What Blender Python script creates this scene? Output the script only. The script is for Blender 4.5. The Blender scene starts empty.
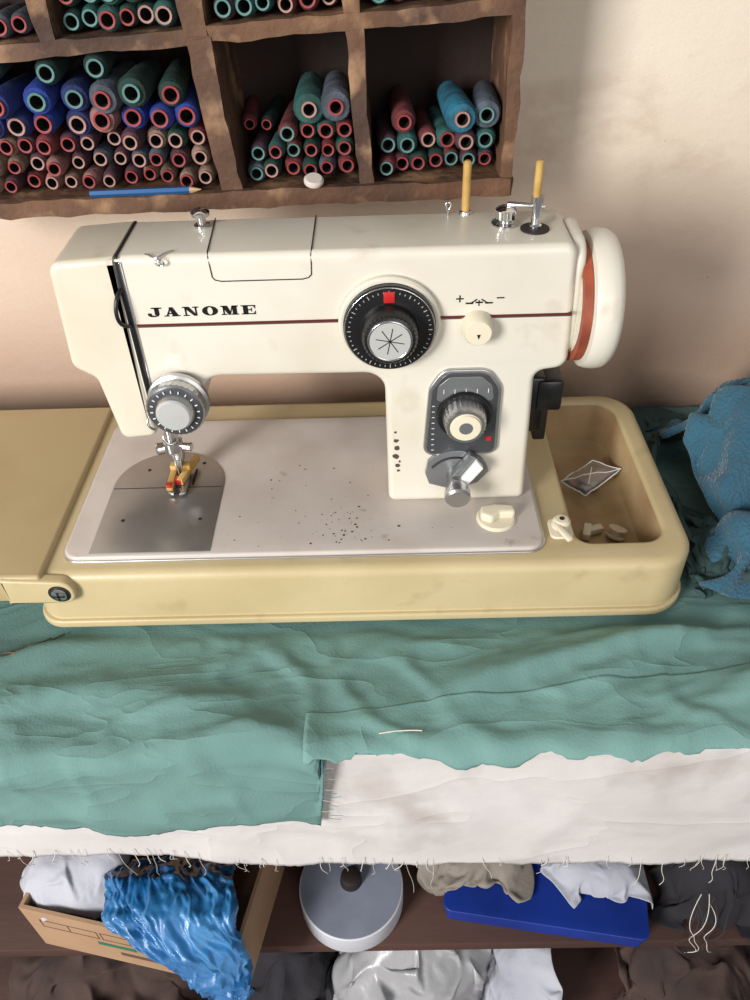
import bpy, bmesh, math, random, time
from mathutils import Vector, Matrix, noise
random.seed(7)
S=0.01; ZO=75.0
scn=bpy.context.scene
scn.view_settings.view_transform='Standard'
COL=scn.collection

def lin(c):
    c=c/255.0
    return c/12.92 if c<=0.04045 else ((c+0.055)/1.055)**2.4
def rgb(t): return (lin(t[0]),lin(t[1]),lin(t[2]),1)

# ------------------------------------------------ materials
def mat(name,c,rough=0.5,metal=0.0,c2=None,scale=8,thr=(0.4,0.65),bump=0.0,bscale=60,trans=0.0,coat=0.0,detail=6,stretch=None,sheen=0.0,c3=None,thr3=(0.6,0.7),scale3=30):
    m=bpy.data.materials.new(name); m.use_nodes=True
    nt=m.node_tree; b=nt.nodes['Principled BSDF']
    b.inputs['Roughness'].default_value=rough; b.inputs['Metallic'].default_value=metal
    b.inputs['Transmission Weight'].default_value=trans
    b.inputs['Coat Weight'].default_value=coat
    b.inputs['Sheen Weight'].default_value=sheen
    tc=nt.nodes.new('ShaderNodeTexCoord'); mp=nt.nodes.new('ShaderNodeMapping')
    nt.links.new(tc.outputs['Object'],mp.inputs['Vector'])
    if stretch: mp.inputs['Scale'].default_value=stretch
    src=None
    b.inputs['Base Color'].default_value=rgb(c)
    def layer(prev,cc,sc,th):
        n=nt.nodes.new('ShaderNodeTexNoise'); n.inputs['Scale'].default_value=sc; n.inputs['Detail'].default_value=detail
        nt.links.new(mp.outputs[0],n.inputs['Vector'])
        r=nt.nodes.new('ShaderNodeMapRange'); r.inputs[1].default_value=th[0]; r.inputs[2].default_value=th[1]
        nt.links.new(n.outputs['Fac'],r.inputs[0])
        x=nt.nodes.new('ShaderNodeMix'); x.data_type='RGBA'
        nt.links.new(r.outputs[0],x.inputs[0])
        if prev is None: x.inputs[6].default_value=rgb(c)
        else: nt.links.new(prev,x.inputs[6])
        x.inputs[7].default_value=rgb(cc)
        return x.outputs[2]
    if c2: src=layer(src,c2,scale,thr)
    if c3: src=layer(src,c3,scale3,thr3)
    if src is not None: nt.links.new(src,b.inputs['Base Color'])
    if bump>0:
        n=nt.nodes.new('ShaderNodeTexNoise'); n.inputs['Scale'].default_value=bscale; n.inputs['Detail'].default_value=5
        nt.links.new(mp.outputs[0],n.inputs['Vector'])
        bp=nt.nodes.new('ShaderNodeBump'); bp.inputs['Strength'].default_value=bump; bp.inputs['Distance'].default_value=0.004
        nt.links.new(n.outputs['Fac'],bp.inputs['Height']); nt.links.new(bp.outputs[0],b.inputs['Normal'])
    return m

M={}
M['body']=mat('machine_enamel',(216,210,196),0.34,c2=(206,198,181),scale=10,coat=0.15,c3=(190,178,156),thr3=(0.62,0.8),scale3=24)
M['head']=mat('faceplate_enamel',(212,204,185),0.36,c2=(201,191,170),scale=10,coat=0.15,c3=(186,173,150),thr3=(0.62,0.8),scale3=24)
M['bed']=mat('bed_enamel',(196,187,180),0.34,c2=(185,174,166),scale=20,c3=(158,143,129),thr3=(0.66,0.76),scale3=50)
M['case']=mat('case_plastic',(194,177,137),0.42,c2=(184,166,125),scale=10,bump=0.05,bscale=200,c3=(168,148,109),thr3=(0.62,0.8),scale3=28)
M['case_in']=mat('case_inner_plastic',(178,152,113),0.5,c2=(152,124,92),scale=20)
M['lid']=mat('case_leaf_plastic',(178,158,118),0.45,c2=(168,147,107),scale=9)
M['steel']=mat('plate_steel',(158,156,154),0.3,0.75,c2=(146,143,140),scale=25)
M['chrome']=mat('chrome',(215,215,215),0.15,1.0)
M['satin']=mat('satin_aluminium',(190,190,190),0.35,1.0)
M['alum']=mat('light_metal_face',(205,205,203),0.35,0.4)
M['black']=mat('black_plastic',(22,22,24),0.3)
M['panel']=mat('panel_dark_metal',(84,85,88),0.3,0.5)
M['dark']=mat('dark_seam',(30,24,20),0.6)
M['chip']=mat('bare_metal_chip',(76,62,52),0.7)
M['hole']=mat('dark_hole',(14,10,9),0.9)
M['grey']=mat('grey_panel',(128,130,132),0.3,0.5)
M['white']=mat('white_print',(235,235,232),0.5)
M['red']=mat('red_mark',(180,30,30),0.4)
M['orange']=mat('orange_ring',(156,76,50),0.5,c2=(122,56,38),scale=40)
M['maroon']=mat('maroon_stripe',(96,40,36),0.35,0.2)
M['cream']=mat('cream_knob',(220,210,186),0.35,coat=0.2)
M['brass']=mat('spool_stick',(200,166,98),0.4,0.1,c2=(176,138,72),scale=60)
def crease(m,scale=14,strength=0.35,dist=0.01):
    nt=m.node_tree; b=nt.nodes['Principled BSDF']
    tc=nt.nodes.new('ShaderNodeTexCoord'); mp=nt.nodes.new('ShaderNodeMapping'); mp.inputs['Rotation'].default_value=(0,0,0.6); mp.inputs['Scale'].default_value=(0.6,1.4,1)
    nt.links.new(tc.outputs['Object'],mp.inputs[0])
    n=nt.nodes.new('ShaderNodeTexNoise'); n.inputs['Scale'].default_value=scale; n.inputs['Detail'].default_value=2.5; n.inputs['Distortion'].default_value=0.6
    nt.links.new(mp.outputs[0],n.inputs['Vector'])
    s=nt.nodes.new('ShaderNodeMath'); s.operation='SUBTRACT'; s.inputs[1].default_value=0.5; nt.links.new(n.outputs['Fac'],s.inputs[0])
    a=nt.nodes.new('ShaderNodeMath'); a.operation='ABSOLUTE'; nt.links.new(s.outputs[0],a.inputs[0])
    p=nt.nodes.new('ShaderNodeMath'); p.operation='POWER'; p.inputs[1].default_value=0.6; nt.links.new(a.outputs[0],p.inputs[0])
    bp=nt.nodes.new('ShaderNodeBump'); bp.invert=True; bp.inputs['Strength'].default_value=strength; bp.inputs['Distance'].default_value=dist
    nt.links.new(p.outputs[0],bp.inputs['Height'])
    old=b.inputs['Normal'].links
    if old: nt.links.new(old[0].from_socket,bp.inputs['Normal'])
    nt.links.new(bp.outputs[0],b.inputs['Normal'])
M['teal']=mat('teal_cotton',(98,134,129),0.85,c2=(87,121,117),scale=6,bump=0.15,bscale=500,c3=(107,143,136),thr3=(0.5,0.7),scale3=3)
M['teal2']=mat('teal_cotton_light',(110,148,142),0.85,c2=(101,139,134),scale=5,bump=0.15,bscale=500)
crease(M['teal'],12,0.4,0.012); crease(M['teal2'],12,0.35,0.012)
M['tealdk']=mat('dark_green_cotton',(54,80,80),0.9,c2=(42,64,64),scale=12,bump=0.15,bscale=300)
M['sheet']=mat('white_sheet',(206,202,200),0.7,c2=(194,189,186),scale=7,c3=(170,160,154),thr3=(0.58,0.76),scale3=11,bump=0.1,bscale=90)
crease(M['sheet'],10,0.3,0.012)
M['wood']=mat('old_wood',(108,76,54),0.75,c2=(60,40,30),scale=9,bump=0.7,bscale=70,c3=(152,118,88),thr3=(0.53,0.70),scale3=34)
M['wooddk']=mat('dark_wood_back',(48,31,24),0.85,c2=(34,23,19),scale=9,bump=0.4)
M['shelfw']=mat('shelf_wood',(80,53,45),0.7,c2=(56,37,31),scale=7,bump=0.3,bscale=40,stretch=(0.3,1,1))
M['card']=mat('cardboard',(170,137,107),0.85,c2=(156,123,93),scale=9,bump=0.15,bscale=80)
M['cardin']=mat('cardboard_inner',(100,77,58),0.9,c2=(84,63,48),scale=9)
M['print']=mat('box_print',(96,70,56),0.8)
M['printg']=mat('box_print_green',(40,110,80),0.8)
M['bag']=mat('blue_plastic_film',(30,112,176),0.38,trans=0.35,c2=(62,142,200),scale=14,bump=0.2,bscale=90)
M['clear']=mat('clear_plastic_film',(184,184,187),0.3,trans=0.3,bump=0.3,bscale=60)
M['film']=mat('clear_film',(230,230,232),0.15,trans=0.92)
M['bluebox']=mat('blue_plastic',(24,52,140),0.4,c2=(18,42,118),scale=12)
M['rollt']=mat('roll_side',(134,139,155),0.6,c2=(122,127,143),scale=30)
M['rollw']=mat('roll_paper',(200,201,208),0.6)
M['fabw']=mat('white_fabric',(178,179,188),0.9,c2=(158,160,172),scale=9,bump=0.15,bscale=200)
M['fabg']=mat('beige_fabric',(136,127,118),0.9,c2=(110,101,94),scale=9,bump=0.15,bscale=200)
M['fabd']=mat('dark_fabric',(40,38,44),0.9,c2=(26,24,28),scale=14,bump=0.15,bscale=200)
M['fabr']=mat('brown_fabric',(74,56,50),0.9,c2=(52,40,37),scale=14,bump=0.15,bscale=200)
M['thread']=mat('loose_thread',(205,200,190),0.9)
M['threadd']=mat('loose_thread_dark',(60,50,50),0.9)
M['threadb']=mat('loose_thread_brown',(120,84,52),0.9)
M['floor']=mat('cement_floor',(96,84,76),0.85,c2=(74,64,58),scale=3,bump=0.3)
M['pencilb']=mat('pencil_paint',(30,86,140),0.35)
M['pencilw']=mat('pencil_wood',(200,168,126),0.7)
M['chalk']=mat('chalk',(205,195,186),0.8)

def knit():
    m=mat('blue_knit',(48,94,114),0.95,c2=(36,74,96),scale=16,sheen=0.2)
    nt=m.node_tree; b=nt.nodes['Principled BSDF']
    tc=nt.nodes.new('ShaderNodeTexCoord')
    w2=nt.nodes.new('ShaderNodeTexVoronoi'); w2.inputs['Scale'].default_value=330
    nt.links.new(tc.outputs['Object'],w2.inputs['Vector'])
    bp=nt.nodes.new('ShaderNodeBump'); bp.inputs['Strength'].default_value=0.8; bp.inputs['Distance'].default_value=0.002
    nt.links.new(w2.outputs['Distance'],bp.inputs['Height']); nt.links.new(bp.outputs[0],b.inputs['Normal'])
    return m
M['knit']=knit()

def wallmat():
    m=bpy.data.materials.new('worn_plaster'); m.use_nodes=True; nt=m.node_tree; b=nt.nodes['Principled BSDF']
    b.inputs['Roughness'].default_value=0.85
    tc=nt.nodes.new('ShaderNodeTexCoord'); sep=nt.nodes.new('ShaderNodeSeparateXYZ'); nt.links.new(tc.outputs['Object'],sep.inputs[0])
    mp=nt.nodes.new('ShaderNodeMapping'); mp.inputs['Scale'].default_value=(1.0,1.0,1.7); nt.links.new(tc.outputs['Object'],mp.inputs[0])
    def nz(scale,det=5,rough=0.5):
        n=nt.nodes.new('ShaderNodeTexNoise'); n.inputs['Scale'].default_value=scale; n.inputs['Detail'].default_value=det; n.inputs['Roughness'].default_value=rough
        nt.links.new(mp.outputs[0],n.inputs['Vector']); return n.outputs['Fac']
    def mr(v,a,c,lo=0,hi=1):
        r=nt.nodes.new('ShaderNodeMapRange'); r.inputs[1].default_value=a; r.inputs[2].default_value=c; r.inputs[3].default_value=lo; r.inputs[4].default_value=hi
        r.interpolation_type='SMOOTHSTEP'; nt.links.new(v,r.inputs[0]); return r.outputs[0]
    def mth(op,a,c):
        n=nt.nodes.new('ShaderNodeMath'); n.operation=op
        for i,v in enumerate((a,c)):
            if isinstance(v,(int,float)): n.inputs[i].default_value=v
            else: nt.links.new(v,n.inputs[i])
        return n.outputs[0]
    def mix(f,a,c):
        x=nt.nodes.new('ShaderNodeMix'); x.data_type='RGBA'; nt.links.new(f,x.inputs[0])
        for i,v in ((6,a),(7,c)):
            if isinstance(v,tuple): x.inputs[i].default_value=rgb(v)
            else: nt.links.new(v,x.inputs[i])
        return x.outputs[2]
    n1=nz(3,3); n2=nz(9,7,0.6); n3=nz(34,10,0.7)
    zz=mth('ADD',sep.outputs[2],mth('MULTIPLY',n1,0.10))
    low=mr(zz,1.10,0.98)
    low_shade=mr(zz,0.97,0.84)  # shade beneath the machine arm, painted into the lower wall colour
    col=mix(mr(n1,0.35,0.7),(230,217,199),(219,203,183))
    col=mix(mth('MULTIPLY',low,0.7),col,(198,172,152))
    band=mth('MULTIPLY',mr(zz,1.02,1.06),mr(zz,1.14,1.09))
    col=mix(mth('MULTIPLY',mth('MULTIPLY',band,mr(n2,0.42,0.64)),0.35),col,(160,122,100))
    col=mix(mth('MULTIPLY',mr(n2,0.56,0.76),0.3),col,(184,156,132))
    col=mix(mth('MULTIPLY',low_shade,0.6),col,(160,124,102))
    col=mix(mth('MULTIPLY',mr(n3,0.67,0.74),0.7),col,(134,102,82))
    nt.links.new(col,b.inputs['Base Color'])
    bp=nt.nodes.new('ShaderNodeBump'); bp.inputs['Strength'].default_value=0.3; bp.inputs['Distance'].default_value=0.005
    nt.links.new(n3,bp.inputs['Height']); nt.links.new(bp.outputs[0],b.inputs['Normal'])
    return m
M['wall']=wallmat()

# ------------------------------------------------ mesh helpers (cm in, m out)
def empty(name):
    e=bpy.data.objects.new(name,None); COL.objects.link(e); e.empty_display_size=0.05; return e
def finish(name,bm,mats,parent=None,ang=35,smooth=True,sub=0,solid=0):
    bm.normal_update()
    bmesh.ops.recalc_face_normals(bm,faces=bm.faces[:])
    for v in bm.verts: v.co=Vector((v.co.x*S,v.co.y*S,(v.co.z+ZO)*S))
    if smooth:
        for f in bm.faces: f.smooth=True
        a=math.radians(ang)
        for e in bm.edges:
            if len(e.link_faces)==2 and e.calc_face_angle(0)>a: e.smooth=False
    me=bpy.data.meshes.new(name); bm.to_mesh(me); bm.free()
    if not isinstance(mats,(list,tuple)): mats=[mats]
    for m in mats: me.materials.append(M[m])
    o=bpy.data.objects.new(name,me); COL.objects.link(o)
    if parent: o.parent=parent
    if solid:
        md=o.modifiers.new('s','SOLIDIFY'); md.thickness=solid*S; md.offset=0
    if sub:
        md=o.modifiers.new('sub','SUBSURF'); md.levels=sub; md.render_levels=sub
    return o
def fil(pts,n=6):
    out=[]; N=len(pts)
    for i,(x,y,r) in enumerate(pts):
        p=Vector((x,y)); 
        if r<=0: out.append(p); continue
        a=(Vector(pts[i-1][:2])-p); b=(Vector(pts[(i+1)%N][:2])-p); a.normalize(); b.normalize()
        h=math.acos(max(-1,min(1,a.dot(b))))/2
        if h>math.radians(88): out.append(p); continue
        t=r/math.tan(h); c=p+(a+b).normalized()*(r/math.sin(h))
        s=p+a*t-c; e=p+b*t-c
        a0=math.atan2(s.y,s.x); a1=math.atan2(e.y,e.x); d=a1-a0
        while d>math.pi: d-=2*math.pi
        while d<-math.pi: d+=2*math.pi
        for k in range(n+1):
            q=a0+d*k/n; out.append(c+Vector((math.cos(q),math.sin(q)))*r)
    ar=sum(out[i-1].x*out[i].y-out[i].x*out[i-1].y for i in range(len(out)))
    if ar<0: out.reverse()
    return out
def offs(o,d):
    res=[]; N=len(o)
    for i in range(N):
        e1=(o[i]-o[i-1]); e2=(o[(i+1)%N]-o[i])
        if e1.length<1e-6: e1=e2
        if e2.length<1e-6: e2=e1
        e1=e1.normalized(); e2=e2.normalized()
        n1=Vector((-e1.y,e1.x)); n2=Vector((-e2.y,e2.x)); n=(n1+n2)
        if n.length<1e-6: n=n1
        n.normalize(); c=max(0.5,n.dot(n1))
        res.append(o[i]+n*(d/c))
    return res
def mp3(ax,u,v,a):
    if ax=='y': return (u,a,v)
    if ax=='z': return (u,v,a)
    return (a,u,v)
from mathutils.geometry import tessellate_polygon
def pillow_bm(bm,o,a0,a1,r,ax,r0=None,seg=4,mi=0):
    if r0 is None: r0=r
    L=[]
    if r0>0:
        for k in range(seg): th=math.pi/2*k/seg; L.append((r0*(1-math.sin(th)),a0+r0*(1-math.cos(th))))
    L.append((0,a0+r0))
    if a1-r>a0+r0+1e-5: L.append((0,a1-r))
    if r>0:
        for k in range(1,seg+1): th=math.pi/2*k/seg; L.append((r*(1-math.cos(th)),a1-r+r*math.sin(th)))
    rings=[]
    for d,a in L:
        q=offs(o,d) if d>1e-6 else o
        rings.append([bm.verts.new(mp3(ax,p.x,p.y,a)) for p in q])
    N=len(o)
    for j in range(len(rings)-1):
        for i in range(N):
            f=bm.faces.new((rings[j][i-1],rings[j][i],rings[j+1][i],rings[j+1][i-1])); f.material_index=mi
    for rr in (rings[0],rings[-1]):
        ii={'y':(0,2),'z':(0,1),'x':(1,2)}[ax]
        for t in tessellate_polygon([[Vector((v.co[ii[0]],v.co[ii[1]],0)) for v in rr]]):
            try:
                f=bm.faces.new([rr[k] for k in t]); f.material_index=mi
            except ValueError: pass
def pillow(name,pts,a0,a1,r,ax,m,parent=None,r0=None,n=6,seg=4):
    bm=bmesh.new(); pillow_bm(bm,fil(pts,n),a0,a1,r,ax,r0,seg); return finish(name,bm,m,parent)
def rect(x0,x1,y0,y1,r): return [(x0,y0,r),(x1,y0,r),(x1,y1,r),(x0,y1,r)]
def box_bm(bm,x0,x1,y0,y1,z0,z1,mi=0,rot=None,bev=0.0):
    r=bmesh.ops.create_cube(bm,size=1)
    c=Vector(((x0+x1)/2,(y0+y1)/2,(z0+z1)/2))
    for v in r['verts']:
        v.co=Vector((v.co.x*(x1-x0),v.co.y*(y1-y0),v.co.z*(z1-z0)))
        if rot: v.co=rot@v.co
        v.co+=c
    fs=set(f for v in r['verts'] for f in v.link_faces)
    for f in fs: f.material_index=mi
    if bev>0:
        es=list(set(e for v in r['verts'] for e in v.link_edges))
        q=bmesh.ops.bevel(bm,geom=es,offset=bev,segments=2,affect='EDGES',profile=0.5)
        for f in q['faces']: f.material_index=mi
def box(name,x0,x1,y0,y1,z0,z1,m,parent=None,bev=0.1,rot=None):
    bm=bmesh.new(); box_bm(bm,x0,x1,y0,y1,z0,z1,0,rot,bev); return finish(name,bm,m,parent)
def lathe_bm(bm,prof,org,axis,seg=48,mi=0,grip=None):
    ax=Vector(axis).normalized()
    t=Vector((0,0,1)) if abs(ax.z)<0.9 else Vector((1,0,0))
    u=ax.cross(t).normalized(); w=ax.cross(u).normalized(); org=Vector(org)
    rings=[]
    for p in prof:
        r,h=p[0],p[1]; g=p[3] if len(p)>3 else 0
        ring=[]
        for k in range(seg):
            a=2*math.pi*k/seg; rr=r*(1-(g if k%2 else 0))
            ring.append(bm.verts.new(org+ax*h+(u*math.cos(a)+w*math.sin(a))*rr))
        rings.append(ring)
    for j in range(len(rings)-1):
        for k in range(seg):
            f=bm.faces.new((rings[j][k-1],rings[j][k],rings[j+1][k],rings[j+1][k-1]))
            f.material_index=prof[j+1][2] if len(prof[j+1])>2 else mi
    for rr,i in ((rings[0],0),(rings[-1],-1)):
        if prof[i][0]>1e-4:
            f=bm.faces.new(rr); f.material_index=prof[i][2] if len(prof[i])>2 else mi
def lathe(name,prof,org,axis,m,parent=None,seg=48):
    bm=bmesh.new(); lathe_bm(bm,prof,org,axis,seg); 
    return finish(name,bm,m,parent)
def tube(name,pts,r,m,parent=None,cyc=False,smooth=True):
    cu=bpy.data.curves.new(name,'CURVE'); cu.dimensions='3D'; cu.bevel_depth=r*S; cu.bevel_resolution=3; cu.resolution_u=8; cu.use_fill_caps=True
    sp=cu.splines.new('NURBS' if smooth else 'POLY'); sp.points.add(len(pts)-1)
    for i,p in enumerate(pts): sp.points[i].co=(p[0]*S,p[1]*S,(p[2]+ZO)*S,1)
    if smooth: sp.order_u=min(4,len(pts)); sp.use_endpoint_u=not cyc
    sp.use_cyclic_u=cyc
    cu.materials.append(M[m]); o=bpy.data.objects.new(name,cu); COL.objects.link(o)
    if parent: o.parent=parent
    return o
def nn(x,y,s): return noise.noise(Vector((x,y,s)))
def sm(a,b,x):
    t=max(0,min(1,(x-a)/(b-a))); return t*t*(3-2*t)

# ================================================= cloth simulation (done first, on temporary colliders, at 10x scale)
K=0.1
tmp=[]
def col_add(o,fr=12):
    md=o.modifiers.new('c','COLLISION'); o.collision.thickness_outer=0.02; o.collision.cloth_friction=fr; tmp.append(o)
def tmesh(bm,name):
    for v in bm.verts: v.co*=K
    me=bpy.data.meshes.new(name); bm.to_mesh(me); bm.free(); o=bpy.data.objects.new(name,me); COL.objects.link(o); return o
def colbox(x0,x1,y0,y1,z0,z1):
    bm=bmesh.new(); box_bm(bm,x0,x1,y0,y1,z0,z1); col_add(tmesh(bm,'tmp'))
def colell(c,r,s=1):
    bm=bmesh.new(); bmesh.ops.create_icosphere(bm,subdivisions=3,radius=1)
    for v in bm.verts:
        d=v.co.copy(); k=1+0.25*noise.noise(d*1.3+Vector((s*5.1,s,2)))
        v.co=Vector((c[0]+d.x*r[0]*k,c[1]+d.y*r[1]*k,c[2]+d.z*r[2]*k))
    col_add(tmesh(bm,'tmp'))
sims=[]
def simcloth(name,m,x0,x1,y0,y1,z,n=(46,46),A=1.2,seed=1,tilt=0.0,parent=None,bend=0.4,solid=0.12):
    bm=bmesh.new(); nx,ny=n; g=[]
    for i in range(nx+1):
        r_=[]
        for j in range(ny+1):
            u=i/nx; v=j/ny
            x=x0+(x1-x0)*u; y=y0+(y1-y0)*v
            p=Vector((x*.12,y*.12,seed*4.7))
            wv=noise.noise_vector(p)*2.2
            zz=z+A*math.sin((x+wv.x*3)*1.0*6.28/6.0+wv.y*3)+A*math.sin((y+wv.z*3)*6.28/7.0+seed)+A*1.2*nn(x*.25,y*.25,seed+.5)+tilt*(v-.5)
            x+=1.2*nn(x*.3,y*.3,seed+20); y+=1.2*nn(x*.3,y*.3,seed+30)
            r_.append(bm.verts.new((x,y,zz)))
        g.append(r_)
    for i in range(nx):
        for j in range(ny): bm.faces.new((g[i][j],g[i+1][j],g[i+1][j+1],g[i][j+1]))
    o=tmesh(bm,'simcloth')
    md=o.modifiers.new('cl','CLOTH'); s=md.settings
    s.quality=5; s.mass=0.3; s.air_damping=2; s.tension_stiffness=8; s.compression_stiffness=4; s.shear_stiffness=3; s.bending_stiffness=bend
    md.collision_settings.distance_min=0.02; md.collision_settings.collision_quality=2
    md.point_cache.frame_start=1; md.point_cache.frame_end=60
    sims.append((o,name,m,parent,solid))
colbox(-80,90,-12.5,28,-3.8,0.15)
colbox(20,30.4,-2,21.6,0,5.7)
colbox(-80,90,28,31,-80,60)
colbox(-80,90,-12.2,28,-39.6,-37.9)
colbox(-80,90,-14,28,-62,-60.3)
colell((44.0,13,2),(10.0,9.5,8.5),1); colell((43,2.0,0.5),(8.0,5.0,4.5),2)
colell((35.5,15,0),(3.4,6,3.4),3); colell((34.5,4,0),(2.6,4,1.8),4)
colbox(12.0,31.8,-10.2,-1,-38,-35.0)
colell((27.0,-6.2,-35),(3.8,2.4,2.6),5); colell((16,-4.4,-35),(4.5,2.4,2.0),6); colell((9.5,-3.5,-37),(2.5,2.5,3),16)
colell((39,-6,-37),(5,4.5,5),7); colell((-24,-7.5,-32),(6,3.6,5.6),8); colell((-20,-8,-35),(7,3.6,4.4),12)
colell((8,-8,-57),(9,6,8.6),9); colell((25,-8,-57),(8,6,7.6),10); colell((40,-8,-58),(8,6,7),11)
colell((-8,-7,-58),(8,6,7),13); colell((-28,-8,-58),(11,6,9),14)
e_knit=empty('knitted_sweater'); e_green=empty('dark_green_fabric'); e_scr=empty('cloth_scrap_pile'); e_bun=empty('fabric_bundle_pile')
simcloth('draped_knit','knit',32.4,62,-4.5,25,13,(70,70),0.8,1,parent=e_knit,bend=2.5,solid=0.35)
simcloth('draped_cotton','tealdk',30.8,42,-2,26,8,(36,74),0.9,2,parent=e_green)
simcloth('white_scrap','fabw',22.0,32.5,-9.6,-1.5,-29,(44,34),0.9,3,parent=e_scr)
simcloth('beige_scrap','fabg',8,21,-8.6,0,-31,(48,34),0.8,4,parent=e_scr)
simcloth('dark_scrap','fabd',33,48,-13,2,-28.5,(46,46),1.1,5,parent=e_scr)
simcloth('white_scrap_2','fabw',-33,-17,-13,-3,-23,(50,36),1.0,6,parent=e_scr)
simcloth('brown_scrap','fabr',-28,-12,-10.5,-3,-28,(46,30),0.9,7,parent=e_scr)
simcloth('plastic_sheet','clear',-3,19,-16,0,-45.5,(60,46),1.2,8,parent=e_bun,bend=0.8,solid=0.03)
simcloth('white_bundle','fabw',15,29,-16,0,-46,(44,46),1.2,9,parent=e_bun)
simcloth('brown_bundle','fabr',27,52,-16,0,-47.5,(60,46),1.2,10,parent=e_bun)
simcloth('dark_bundle','fabd',-18,2,-16,0,-47.5,(50,46),1.2,13,parent=e_bun)
simcloth('brown_bundle_2','fabr',-44,-14,-16,0,-45,(60,46),1.2,14,parent=e_bun)
t0=time.time()
scn.frame_start=1; scn.frame_end=60
for fr in range(1,38):
    scn.frame_set(fr)
    if time.time()-t0>200: print('sim cut at',fr); break
dg=bpy.context.evaluated_depsgraph_get()
for o,name,m,par,solid in sims:
    me=bpy.data.meshes.new_from_object(o.evaluated_get(dg))
    bm=bmesh.new(); bm.from_mesh(me); 
    for v in bm.verts: v.co/=K
    q=finish(name,bm,m,par,ang=180,solid=solid)
    md=q.modifiers.new('sub','SUBSURF'); md.levels=1; md.render_levels=1
    bpy.data.meshes.remove(me)
for o in [s[0] for s in sims]+tmp: bpy.data.objects.remove(o,do_unlink=True)
scn.frame_set(1)

# ------------------------------------------------ room
def plainbox(name,x0,x1,y0,y1,z0,z1,m):
    bm=bmesh.new(); box_bm(bm,x0,x1,y0,y1,z0,z1); return finish(name,bm,m,smooth=False)
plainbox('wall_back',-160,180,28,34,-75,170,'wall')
plainbox('floor',-160,180,-220,34,-80,-75,'floor')

# ------------------------------------------------ table
tb=empty('sewing_table')
box('top',-75,85,-12,27.4,-3.8,-0.7,'shelfw',tb,0.2)
for i,(x,y) in enumerate(((-72,-10),(80,-10),(-72,23),(80,23))):
    box('leg_%d'%(i+1),x,x+5,y,y+4,-75,-3.8,'shelfw',tb,0.2)
box('shelf',-72,84,-12,27,-39.6,-38,'shelfw',tb,0.15)
box('lower_shelf',-72,84,-13,27,-62,-60.4,'shelfw',tb,0.15)
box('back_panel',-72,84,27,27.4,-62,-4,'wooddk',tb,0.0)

# ------------------------------------------------ table cloths
def ridg(x,y,s,k=2.4):
    n=noise.noise(Vector((x,y,s))); t=1-min(1,abs(n)*k); return t*t*(3-2*t)
def wr(x,s):
    f=sm(9.9,8.2,s)
    wx=nn(x*0.05,s*0.08,30)*5; ws_=nn(x*0.05,s*0.08,40)*4
    a=(x+wx)*0.92+(s+ws_)*0.38; b=-(x+wx)*0.26+(s+ws_)*0.95
    m1=sm(-.25,.25,nn(x*.06,s*.08,55)); m2=sm(-.2,.3,nn(x*.07,s*.09,66))
    rt=0.95+0.45*sm(0,20,x)
    w=rt*(0.8*m1*ridg(a*0.035+3,b*0.16,1.3,3.0)+0.55*m2*ridg(a*0.055,b*0.32+5,7.7,3.4))+0.3*(1-m1)*ridg(x*0.12+s*.18,s*0.14-x*.1,4.1,3.4)+0.12*ridg(x*0.3-s*.2,s*0.4,14.1,3.4)+0.3*(nn(x*0.08,s*0.12,2)+0.5)
    h=sm(0.8,-2,s)
    c2=ridg(x*0.10+s*0.12,s*0.05-x*0.04,9.1,2.8); c3=ridg(x*0.08-s*0.10,s*0.09+x*.05,3.3,3.2); c4=ridg(x*0.25+s*.1,s*0.14,13.3,3.2)
    w2=0.5*c2+0.4*c3+0.15*c4+0.3*(nn(x*0.12,s*0.06,5)+0.5)
    out=w*(1-h)+w2*h
    rest=0.03*(nn(x*.3,s*.3,1)+1)
    side=sm(31,34,x)*0.4
    return out*max(f,side)+rest
def pathpt(s,edge,zt,R):
    if s>=0: return (edge+s,zt,0,1)
    L=R*math.pi/2; q=-s
    if q<L:
        a=q/R; return (edge-R*math.sin(a),zt-R+R*math.cos(a),-math.sin(a),math.cos(a))
    return (edge-R,zt-R-(q-L),-1,0)
def drape(name,x0,x1,dx,top,hang,edge,zt,R,m,parent=None,nh=26,ds=0.35,amp=1.0,wf=wr,lift=0.0,thick=0.06,taper=False):
    bm=bmesh.new()
    nx=int((x1-x0)/dx)+1
    grid=[]
    for i in range(nx):
        x=x0+i*dx
        T=top(x); H=hang(x); col=[]
        nt_=int(TOPMAX/ds)
        for j in range(nt_+1): col.append(T*(1-j/nt_))
        for j in range(1,nh+1): col.append(-H*j/nh)
        cc=[]
        for s in col:
            y,z,ny,nz=pathpt(s,edge,zt,R); w=wf(x,s)*amp+lift*(sm(T,T-1.5,s) if taper else 1)+(0.05 if taper else 0)
            cc.append(bm.verts.new((x,y+ny*w,z+nz*w)))
        grid.append(cc)
    for i in range(len(grid)-1):
        for j in range(len(grid[0])-1):
            bm.faces.new((grid[i][j],grid[i+1][j],grid[i+1][j+1],grid[i][j+1]))
    return finish(name,bm,m,parent,ang=80,solid=thick)
TOPMAX=40
cl=empty('teal_tablecloth')
def hangL(x):
    if x<1.0: return 10.2+0.5*math.sin(x*0.35)+0.4*nn(x*0.5,0,3)+0.3*nn(x*2.2,0,3)-2.3*sm(-20,-28,x)-0.9*sm(-8,-1,x)
    t=sm(1.0,1.9,x)
    return 9.0*(1-t)+(0.9+0.25*nn(x*0.3,1,1))*t
EDGE=-12.0
drape('cloth_main',-48,66,0.36,lambda x:39.3,hangL,EDGE,-0.5,1.0,'teal',cl,nh=34)
TOPMAX=8
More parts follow.
